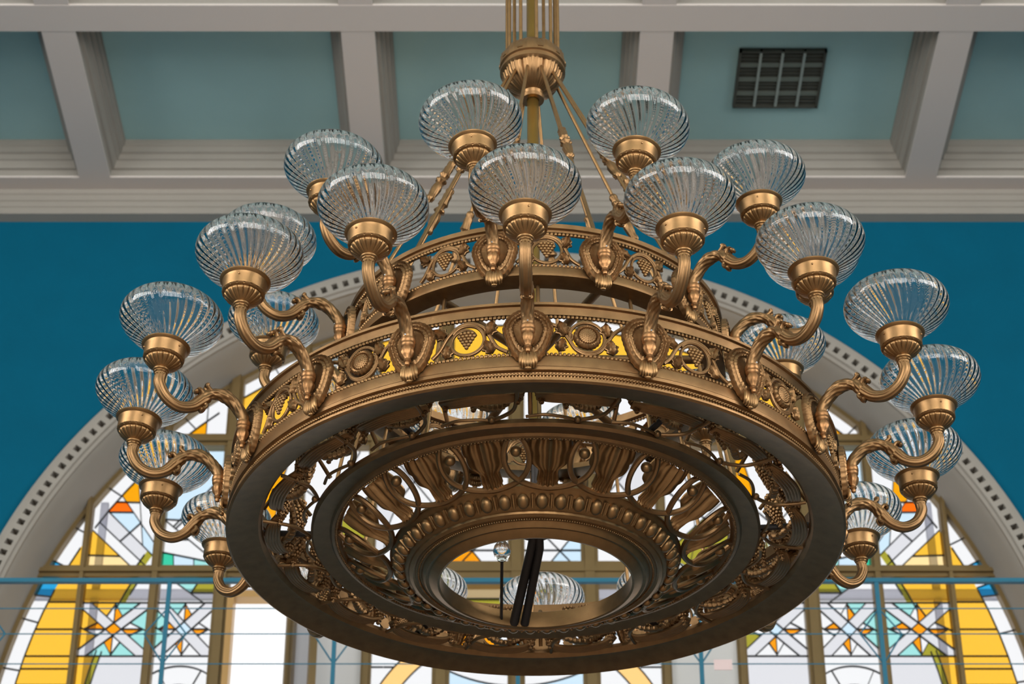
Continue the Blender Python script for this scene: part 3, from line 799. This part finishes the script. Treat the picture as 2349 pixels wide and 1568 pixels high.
def sunflower(c):
    mb = MB(); q = Matrix.Translation((c[0], -.004, c[1])) @ Matrix.Rotation(R_(90), 4, 'X')
    mb.lathe([(.0001, .012), (.010, .0115), (.0215, .009), (.0235, .0055), (.0255, .010), (.030, .011), (.0335, .008), (.0355, .002), (.0355, -.004)], 60, M=q,
             rad=lambda r, z, a, j: (r * (1 + (.03 * cos(20 * a) if j > 4 else 0)), z + (.0012 * cos(30 * a) if j in (4, 5) else 0)))
    for k, (rr, n) in enumerate(((.004, 5), (.0095, 10), (.015, 16), (.020, 21))):
        for i in range(n):
            a = 2 * pi * i / n + k; mb.ball((c[0] + rr * cos(a), -.0150 + .0008 * k, c[1] + rr * sin(a)), .0024, 5, 3)
    return mb
def leaf_at(u, v, ang, L, W, R0, zc):
    lf = flat_leaf(L, W); q = Matrix.Translation((u, 0, v)) @ Matrix.Rotation(ang, 4, 'Y')
    return bend(MB().add(lf.v, lf.f, q), R0, zc)
def frieze(R0, zc, n, ph, hgt, half, parent, kinds, sc):
    g = {}
    h = hgt / 2
    # grape bay
    v1 = vine([(-half, -h * .85), (-half * .80, -h * .45), (-half * .55, h * .35), (-half * .22, h * .86), (half * .08, h * .92), (half * .38, h * .62), (half * .55, h * .05), (half * .72, -h * .55), (half, -h * .9)], .0056)
    rc = h * .86; cx = -half * .06
    v2 = vine(circ_pts((cx, -h * .04), rc, R_(150), R_(-150), 30), .0052, 2); v1.add(v2.v, v2.f)
    v3 = vine(circ_pts((cx, -h * .04), rc, R_(-150), R_(-330), 20, rc * .55), .0045, 2); v1.add(v3.v, v3.f)
    g['grape'] = dict(vine_scroll=[bend(v1, R0, zc)], grape_cluster=[bend(grapes((cx, -h * .1)), R0, zc)],
                      vine_leaf=[leaf_at(half * .48, h * .15, R_(20), h * .85, h * .34, R0, zc), leaf_at(-half * .62, h * .3, R_(-55), h * .8, h * .34, R0, zc),
                                 leaf_at(half * .42, -h * .25, R_(150), h * .75, h * .32, R0, zc), leaf_at(-half * .55, -h * .3, R_(-165), h * .7, h * .3, R0, zc)])
    # sunflower bay
    v1 = vine([(-half, h * .75), (-half * .72, h * .5), (-half * .5, -h * .1), (-half * .3, -h * .72), (0, -h * .98), (half * .3, -h * .8), (half * .52, -h * .2), (half * .72, h * .4), (half, h * .85)], .0056)
    v2 = vine(circ_pts((0, .0), h * .88, R_(-60), R_(300), 36), .005, 2); v1.add(v2.v, v2.f)
    v3 = vine(circ_pts((-half * .52, -h * .02), h * .26, R_(-60), R_(170), 14), .004, 2); v1.add(v3.v, v3.f)
    g['flower'] = dict(vine_scroll=[bend(v1, R0, zc)], sunflower=[bend(sunflower((0, 0)), R0, zc)],
                       vine_leaf=[leaf_at(half * .55, h * .1, R_(-10), h * .8, h * .32, R0, zc), leaf_at(-half * .55, h * .05, R_(-25), h * .85, h * .36, R0, zc),
                                  leaf_at(half * .6, -h * .15, R_(165), h * .75, h * .34, R0, zc), leaf_at(-half * .62, -h * .2, R_(-160), h * .7, h * .3, R0, zc)])
    ms = {k: {nm: [mb.mesh(nm, BR if nm != 'grape_cluster' else M['bronze_light']) for mb in L] for nm, L in d.items()} for k, d in g.items()}
    for i in range(n):
        a = ph + 2 * pi * (i + .5) / n
        for nm, L in ms[kinds(i)].items():
            for me in L: put(nm, me, parent, None, a)
frieze(.864, -.1775, N1, PH1, .104, .098, lower, lambda i: 'flower' if i % 2 == 0 else 'grape', 1)
frieze(.554, .3145, N2, PH2, .100, .088, upper, lambda i: 'grape', 1)

# ---- lamp arms (cup axis at the origin, rim of the cup at z = 0, outward = -y)
def arm_mesh():
    pts = [(0, -.066), (0, -.09), (.001, -.118), (-.0195, -.154), (-.056, -.173), (-.0927, -.165), (-.120, -.139), (-.1425, -.113), (-.173, -.1035), (-.206, -.1135), (-.232, -.139), (-.2445, -.160), (-.2465, -.180)]
    P = catmull([(0, -s, z) for s, z in pts], 6)
    n = len(P); out = MB()
    i0 = 36
    A = P[:i0 + 1]; B = P[i0 - 1:]
    out.tube(A, [.0152 + .003 * max(0, (i - 30) / 6) for i in range(len(A))], 40, rad=lambda i, a: 1 + .075 * cos(10 * a))
    rng = random.Random(3); ph = [rng.uniform(0, 6) for _ in range(6)]
    out.tube(B, [.0150 + .0015 * sin(i * .5) * (1 if i < 20 else .3) + .002 * i / len(B) for i in range(len(B))], 48,
             rad=lambda i, a: 1 + (.20 * (abs(cos(2.5 * a + .30 * i)) ** .5 - .55) + .07 * cos(9 * a - .8 * i)) * min(1, max(0, (30 - i) / 8)))
    return out
def sleeve():
    mb = MB()                                 # curled leaf tips where the leaf sheath meets the fluted arm
    for pts, r in (([(-.128, -.128), (-.118, -.112), (-.110, -.108), (-.105, -.113)], .0062), ([(-.15, -.106), (-.138, -.097), (-.132, -.0905), (-.134, -.085)], .0062),
                   ([(-.122, -.143), (-.133, -.152), (-.129, -.163), (-.122, -.166)], .0062)):
        for dx in (-.006, .006):
            P = catmull([(dx * (1 + i * .3), -s, z) for i, (s, z) in enumerate(pts)], 4)
            mb.tube(P, [r * (1 - .25 * i / len(P)) for i in range(len(P))], 8)
        s, z = pts[-1]; mb.ball((0, -s, z), r * 1.15, 10, 6, sc=(1.7, 1, 1))
    return mb
def finial():
    return MB().lathe([(.0001, -.196), (.0185, -.196), (.0195, -.200), (.0195, -.208), (.0175, -.211), (.0185, -.214), (.0175, -.219), (.0145, -.223), (.0165, -.230), (.0165, -.238), (.0135, -.248),
                       (.0085, -.255), (.0085, -.258), (.0102, -.261), (.0085, -.264), (.006, -.266), (.0068, -.270), (.0055, -.2745), (.0001, -.277)], 32,
                      rad=lambda r, z, a, j: (r * (1 + (.07 * cos(8 * a) if 8 <= j <= 10 else 0)), z), M=Matrix.Translation((0, .2466, .026)))
def plaque():
    n = 128; cz = -.172; mb = MB()
    def outl(i):
        a = 2 * pi * i / n; s, c = sin(a), cos(a)           # a = 0 at the top
        r = .0655 if c > 0 else .0655 + .030 * (-c) ** 2.2
        w = 1 - (.24 * max(0, -c) ** 1.1 * abs(s) ** .3 if c < 0 else 0)
        sc = 1 + .012 * cos(30 * a)
        return (r * s * w * sc, r * c * sc)
    prof = [(1, .008), (1.0, -.002), (.975, -.0065), (.94, -.005), (.90, -.0025), (.87, -.0045), (.83, -.0085), (.78, -.0075), (.75, -.0045), (.71, -.0055), (.66, -.010), (.62, -.0095), (.585, -.005), (.54, -.003), (.30, -.003), (.02, -.003)]
    vs = []
    for k, (s, y) in enumerate(prof):
        for i in range(n):
            x, z = outl(i); a = 2 * pi * i / n
            yy = y - (.0013 * cos(58 * a) if k in (6, 7) else .0011 * cos(76 * a) if k in (10, 11) else 0)
            vs.append((x * s, .268 + yy, cz + z * s * (1 if s > .6 else 1)))
    fs = [(k * n + i, k * n + (i + 1) % n, (k + 1) * n + (i + 1) % n, (k + 1) * n + i) for k in range(len(prof) - 1) for i in range(n)]
    fs.append(tuple(range((len(prof) - 1) * n, len(prof) * n)))
    return mb.add(vs, fs)
def shell():
    mb = MB()
    for i in range(7):
        t = (i - 3) / 3; a = t * .62
        p = [(.004 * t, .263, -.236), (.010 * t + sin(a) * .010, .2605, -.248), (sin(a) * .026 + .004 * t, .2585, -.250 - cos(a) * .016), (sin(a) * .034, .260, -.250 - cos(a) * .029), (sin(a) * .033, .267, -.250 - cos(a) * .036)]
        P = catmull(p, 4); mb.tube(P, [.0026 + .0034 * sin(pi * min(1, k / len(P) + .15)) for k in range(len(P))], 8)
    mb.ball((0, .262, -.288), .006, 10, 6, sc=(1.4, 1, .8))
    return mb
def holder():
    mb = MB().lathe([(.050, -.040), (.0555, -.040), (.0562, -.037), (.0568, -.014), (.059, -.007), (.0655, -.003), (.067, .0), (.065, .0022), (.061, .001), (.0555, -.008), (.0535, -.036)], 56, closed=True)
    for i in range(3):
        a = 2 * pi * i / 3 + .5; mb.ball((.058 * sin(a), -.058 * cos(a), -.017), .0028, 6, 4)
    return mb
def cup():
    return MB().lathe([(.0005, -.036), (.046, -.038), (.0525, -.0395), (.0545, -.043), (.0525, -.0462), (.0475, -.0455), (.0485, -.049), (.0465, -.0535), (.040, -.060), (.030, -.0665), (.022, -.0705), (.0185, -.073),
                       (.0215, -.0745), (.0225, -.0775), (.0205, -.0805), (.018, -.0815), (.0195, -.084), (.0185, -.0865), (.0155, -.088), (.0155, -.094), (.0005, -.094)], 144,
                      rad=lambda r, z, a, j: (r * (1 + (.035 * abs(cos(9 * a)) if 2 <= j <= 4 else .075 * (abs(cos(9 * a)) ** .7 - .6) - .03 * (abs(cos(18 * a)) > .92) if 6 <= j <= 9 else .03 * cos(10 * a) if j >= 16 else 0)),
                                              z + (.0022 * abs(cos(9 * a)) if 2 <= j <= 4 else 0)))
def shade():
    key = [(.0535, -.012), (.054, .0), (.060, .008), (.080, .021), (.103, .036), (.122, .053), (.1345, .072), (.1375, .089), (.1325, .108), (.117, .126), (.092, .140), (.060, .149), (.028, .1535), (.0004, .1545)]
    P = [(p.x, p.y) for p in catmull([(r, z, 0) for r, z in key], 3)]
    n = 288; nr = 36
    def rad(r, z, a, j):
        amp = .0013 * max(0, min(1, (z - .004) / .02)) * max(0, min(1, (.150 - z) / .03)) * min(1, r / .06)
        tw = 2.6 * z / .15
        return (max(.0002, r + amp * cos(nr * a + nr * tw * .13)), z)
    mb = MB().lathe(P, 128)
    Q = []
    for i, (r, z) in enumerate(P):
        a, b = P[max(i - 1, 0)], P[min(i + 1, len(P) - 1)]; t = Vector((b[0] - a[0], b[1] - a[1])).normalized()
        Q.append((max(.0004, r - t.y * .0052), z - (-t.x) * -.0042 if False else z + t.x * -.0 + (-abs(t.x) * .0052 if z > .08 else abs(t.x) * .0052)))
    mb.lathe(Q[::-1], n, rad=lambda r, z, a, j: rad(r, z, a, j))
    # close the lower rim
    k = len(P); b0 = 0; b1 = n * k
    return mb, P, Q
arm_me = arm_mesh().mesh('lamp_arm', BR, True, 60)
sl_me = sleeve().mesh('leaf_curl', BR); fin_me = finial().mesh('finial', M['copper']); pl_me = plaque().mesh('escutcheon', BR, True, 50)
sh_me = shell().mesh('shell_leaf', M['bronze_light']); ho_me = holder().mesh('shade_holder', M['bronze_light'], True, 35); cu_me = cup().mesh('acanthus_cup', M['bronze_light'], True, 55)
gl_mb = shade()[0]; gl_mb.v = [(x * (1 + .04 * min(1, max(0, z / .03))), y * (1 + .04 * min(1, max(0, z / .03))), z * 1.05) for x, y, z in gl_mb.v]
gl_me = gl_mb.mesh('glass_shade', M['glass'], True, 80)
scr = MB().ball((0, .2295, -.165), .003, 6, 4).mesh('screw', M['steel'])
def arm(a, rc, z, roll=0., spin=0.):
    o = put('lamp_arm', arm_me, ch, (rc * sin(a), -rc * cos(a), z), a)
    for nm, me in (('leaf_curl', sl_me), ('finial', fin_me), ('escutcheon', pl_me), ('shell_leaf', sh_me), ('screw', scr)): put(nm, me, o)
    lean = R_(-3 + 2.5 * sin(a)); q = Matrix.Translation((0, 0, -.08)) @ Matrix.Rotation(lean, 4, 'X') @ Matrix.Rotation(R_(roll if sin(a) > 0 else -roll), 4, 'Y') @ Matrix.Translation((0, 0, .08))
    for nm, me, sp in (('acanthus_cup', cu_me, 0), ('shade_holder', ho_me, spin), ('glass_shade', gl_me, spin)):
        put(nm, me, o).matrix_basis = q @ Matrix.Rotation(sp, 4, 'Z')
    return o
rng = random.Random(5)
for i in range(N1): arm(PH1 + 2 * pi * i / N1, RC1, 0, 0., rng.uniform(0, 6.2))
nudge = {11: -2.2, 4: 3.5, 9: -1.0}
side = {0: 5., 1: 5., 11: -2., 2: -3.}
for i in range(N2): arm(PH2 + 2 * pi * i / N2 + R_(nudge.get(i, 0)), RC2, HU, side.get(i, 0), rng.uniform(0, 6.2))

# ---- inside framing
for i in range(6):
    a = PH2 + R_(35) + 2 * pi * i / 6
    MB().tube([(0, 0, .31), (.52 * sin(a), -.52 * cos(a), .27)], .013, 12).build('spoke', BR, ch)
st = MB().tube([(0, -.515, .235), (0, -.60, -.275)], .0055, 8).mesh('tie_rod', M['bronze_light'])
for i in range(N2): put('tie_rod', st, ch, None, PH2 + R_(12) + 2 * pi * i / N2)
for i in range(6):
    a = PH1 + R_(30) + 2 * pi * i / 6
    MB().tube([(.62 * sin(a), -.62 * cos(a), -.272), (.85 * sin(a), -.85 * cos(a), -.262)], .009, 8).build('bracket', M['iron'], ch)

# ---- underside: inner ring
inner = band([(.628, -.278), (.636, -.284), (.637, -.296), (.630, -.3035), (.606, -.299), (.584, -.296), (.578, -.302), (.570, -.304), (.560, -.298), (.552, -.292), (.549, -.278), (.556, -.270), (.615, -.272)]).build('inner_ring', BR, ch, ang=30)
beads('bead_row', 380, .5655, -.3015, .0046, inner, M['bronze_light'])
# rope tassels and ribbed swags between the rings
def cob():
    mb = MB(); n = 11
    def rr(t): return max(.003, .0165 * (sin(pi * min(1, .22 + .74 * t)) ** .7) * (1 - .40 * t))
    mb.lathe([(rr(i / 12) * .9, i / 12 * .100) for i in range(13)], 12)
    for i in range(n):
        t = (i + .5) / n; r = rr(t); k = 8
        for j in range(k):
            a = 2 * pi * (j + .5 * (i % 2)) / k; mb.ball((r * cos(a), r * sin(a), t * .100), max(.003, r * .44), 6, 4)
    return mb
cobm = cob()
def tassel(off, lean, r=.705, z=-.186):
    q = Matrix.Rotation(off, 4, 'Z') @ Matrix.Translation((0, -r, z)) @ Matrix.Rotation(lean, 4, 'Y') @ Matrix.Rotation(R_(168), 4, 'X') @ Matrix.Scale(1.12, 4)
    return MB().add(cobm.v, cobm.f, q).mesh('rope_tassel', BR)
t1, t2 = tassel(R_(-1.85), R_(4)), tassel(R_(1.85), R_(-4)); t3 = tassel(0, R_(3), .672, -.178)
def pol(a, r, z): return (r * sin(a), -r * cos(a), z)
sw = MB()
for k in range(5):
    P = catmull([pol(R_(1.5), .735 - k * .005, -.270), pol(R_(4.5), .757 - k * .0075, -.284), pol(R_(10), .766 - k * .0085, -.287), pol(R_(15.5), .757 - k * .0075, -.284), pol(R_(18.5), .735 - k * .005, -.270)], 6)
    sw.tube(P, .0058, 8)
for k in range(2):                             # knobbed garland from the outer ring down to the next tassels
    P = catmull([pol(R_(2.2), .735 + k * .012, -.218), pol(R_(6), .735 + k * .004, -.262), pol(R_(10.5), .705 - k * .004, -.284), pol(R_(14.5), .685, -.268), pol(R_(18), .70, -.222)], 8)
    for i, p in enumerate(P): sw.ball(p, .0105 if i % 2 else .0085, 6, 4)
swm = sw.mesh('ribbed_swag', BR)
br = MB()
br.tube([pol(0, .772, -.262), pol(0, .722, -.165), pol(0, .64, -.272)], .006, 8)
br.tube(catmull([pol(R_(-1), .652, -.287), pol(R_(3), .662, -.287), pol(R_(7), .655, -.287), pol(R_(11), .640, -.285)], 6), .0045, 8)
br.tube(catmull([pol(R_(11), .640, -.285), pol(R_(14), .660, -.287), pol(R_(16.5), .690, -.287), pol(R_(17.4), .74, -.285), pol(R_(17.6), .772, -.283)], 6), .0055, 8)
br.ball(pol(R_(11), .648, -.288), .010, 10, 6)
brm = br.mesh('curled_stem', BR)
for i in range(N1):
    a = PH1 + 2 * pi * i / N1
    for nm, me in (('rope_tassel', t1), ('rope_tassel', t2), ('ribbed_swag', swm), ('curled_stem', brm)): put(nm, me, inner, None, a)
    put('rope_tassel', t3, inner, None, a + R_(8.2)); put('rope_tassel', t3, inner, None, a + R_(12.4))

# ---- egg-and-dart ring round the central opening
egg = band([(.395, -.346), (.409, -.350), (.412, -.358), (.407, -.365), (.398, -.370), (.392, -.378), (.380, -.392), (.366, -.404), (.358, -.4055), (.356, -.411), (.346, -.4155), (.338, -.4115), (.331, -.4135), (.322, -.4145), (.318, -.420),
            (.310, -.4285), (.302, -.4275), (.297, -.432), (.276, -.4425), (.270, -.441), (.269, -.425), (.272, -.392), (.285, -.385), (.33, -.375), (.385, -.35)]).build('egg_ring', M['bronze_light'], ch, ang=30)
beads('bead_row', 300, .3305, -.4145, .0036, egg, M['bronze_light'])
em = MB().ball((0, 0, 0), .0175, 14, 9, sc=(1., .85, 1.25)).mesh('egg', M['bronze_light'])
dt = MB().tube([(0, 0, .02), (0, 0, -.018)], [.0045, .003], 6).tube([(.006, .002, .018), (.006, .002, -.014)], .0022, 5).tube([(-.006, .002, .018), (-.006, .002, -.014)], .0022, 5).mesh('dart', M['bronze_light'])
for i in range(48):
    a = 2 * pi * i / 48 + R_(2)
    o = put('egg', em, egg, pol(a, .386, -.390)); o.rotation_euler = (R_(43), 0, a)
    a += pi / 48; o = put('dart', dt, egg, pol(a, .389, -.392)); o.rotation_euler = (R_(43), 0, a)
# crown of acanthus leaves and interlaced loops
PHL = PH1 + R_(5.5)
def crown_leaf():
    mb = MB(); vs = []; nt, nu = 30, 32; L = .158
    for i in range(nt + 1):
        t = i / nt; st = min(1, max(0, (t - .30) / .45)); st = st * st * (3 - 2 * st)
        w = .056 * (1 - .60 * st) + .010 * math.exp(-((t - .93) / .07) ** 2) + .007 * abs(sin(t * pi * 3.2)) * (t < .85)
        for j in range(nu + 1):
            u = -1 + 2 * j / nu
            h = .010 * sin(pi * min(1, t * 1.1)) * (1 - u * u) + .0058 * cos(u * pi * 4.5) * (1 - .5 * t) + .010 * (1 - abs(u)) * (t < .9) + .012 * math.exp(-((t - .93) / .06) ** 2)
            droop = .016 * max(0, abs(u) - .72) / .28 * (1 - st)
            vs.append((u * w, -h + droop, -t * L - .012 * (1 - st) * abs(u) ** 2 * sin(t * pi * 3.2) ** 2))
    k = nu + 1; fs = [(i * k + j, i * k + j + 1, (i + 1) * k + j + 1, (i + 1) * k + j) for i in range(nt) for j in range(nu)]
    n = len(vs); mb.add(vs + [(x, y + .004, z) for x, y, z in vs], fs + [tuple(n + q for q in f[::-1]) for f in fs] + [(i * k, (i + 1) * k, n + (i + 1) * k, n + i * k)[::-1] for i in range(nt)] +
                        [(i * k + nu, n + i * k + nu, n + (i + 1) * k + nu, (i + 1) * k + nu)[::-1] for i in range(nt)] + [(nt * k + j, nt * k + j + 1, n + nt * k + j + 1, n + nt * k + j)[::-1] for j in range(nu)])
    return mb.mesh('acanthus_leaf', M['bronze_light'], True, 60)
cl = crown_leaf()
lp = MB(); Pn = []
for i in range(48):
    t = 2 * pi * i / 48; u = R_(13.8) * cos(t); w = .68 + .70 * sin(t)          # w: 1 at the inner ring, 0 at the egg ring
    Pn.append(pol(u, .418 + .132 * w, -.364 + .068 * w - .014 * sin(pi * min(1, max(0, w)))))
lp.tube(Pn, .0082, 8, closed=True); lpm = lp.mesh('interlaced_loop', BR)
bm_ = MB().ball((0, 0, 0), .0155, 14, 9).mesh('crown_ball', M['bronze_light'])
for i in range(N1):
    a = PHL + 2 * pi * i / N1
    o = put('acanthus_leaf', cl, egg, pol(a, .545, -.287)); o.rotation_euler = (R_(62), 0, a)
    put('interlaced_loop', lpm, egg, None, a)
    put('crown_ball', bm_, egg, pol(a + pi / N1, .526, -.316))
# struts, boss and the bulb seen through the opening
MB().tube([(-.062, .268, -.432), (-.012, .06, -.30), (0, 0, -.262)], .0135, 14).build('strut', M['iron'], ch)
MB().tube([(-.030, .268, -.432), (.012, .05, -.30), (.01, 0, -.265)], .0125, 14).build('strut', M['iron'], ch)
MB().lathe([(.0005, -.252), (.05, -.255), (.058, -.265), (.05, -.278), (.02, -.285), (.0005, -.287)], 24).build('boss', M['iron'], ch)
MB().lathe([(.0005, .07), (.012, .06), (.012, -.25), (.0005, -.255)], 16).build('inner_pole', M['iron'], ch)
stm = MB().tube([(-.098, .262, -.43), (-.096, .10, -.315)], .0045, 8).build('bulb_stem', M['iron'], ch)
MB().lathe([(.0005, -.028), (.012, -.026), (.022, -.012), (.026, .004), (.022, .02), (.012, .034), (.0005, .04)], 24, M=Matrix.Translation((-.096, .09, -.292))).build('glass_bulb', M['glass'], stm)
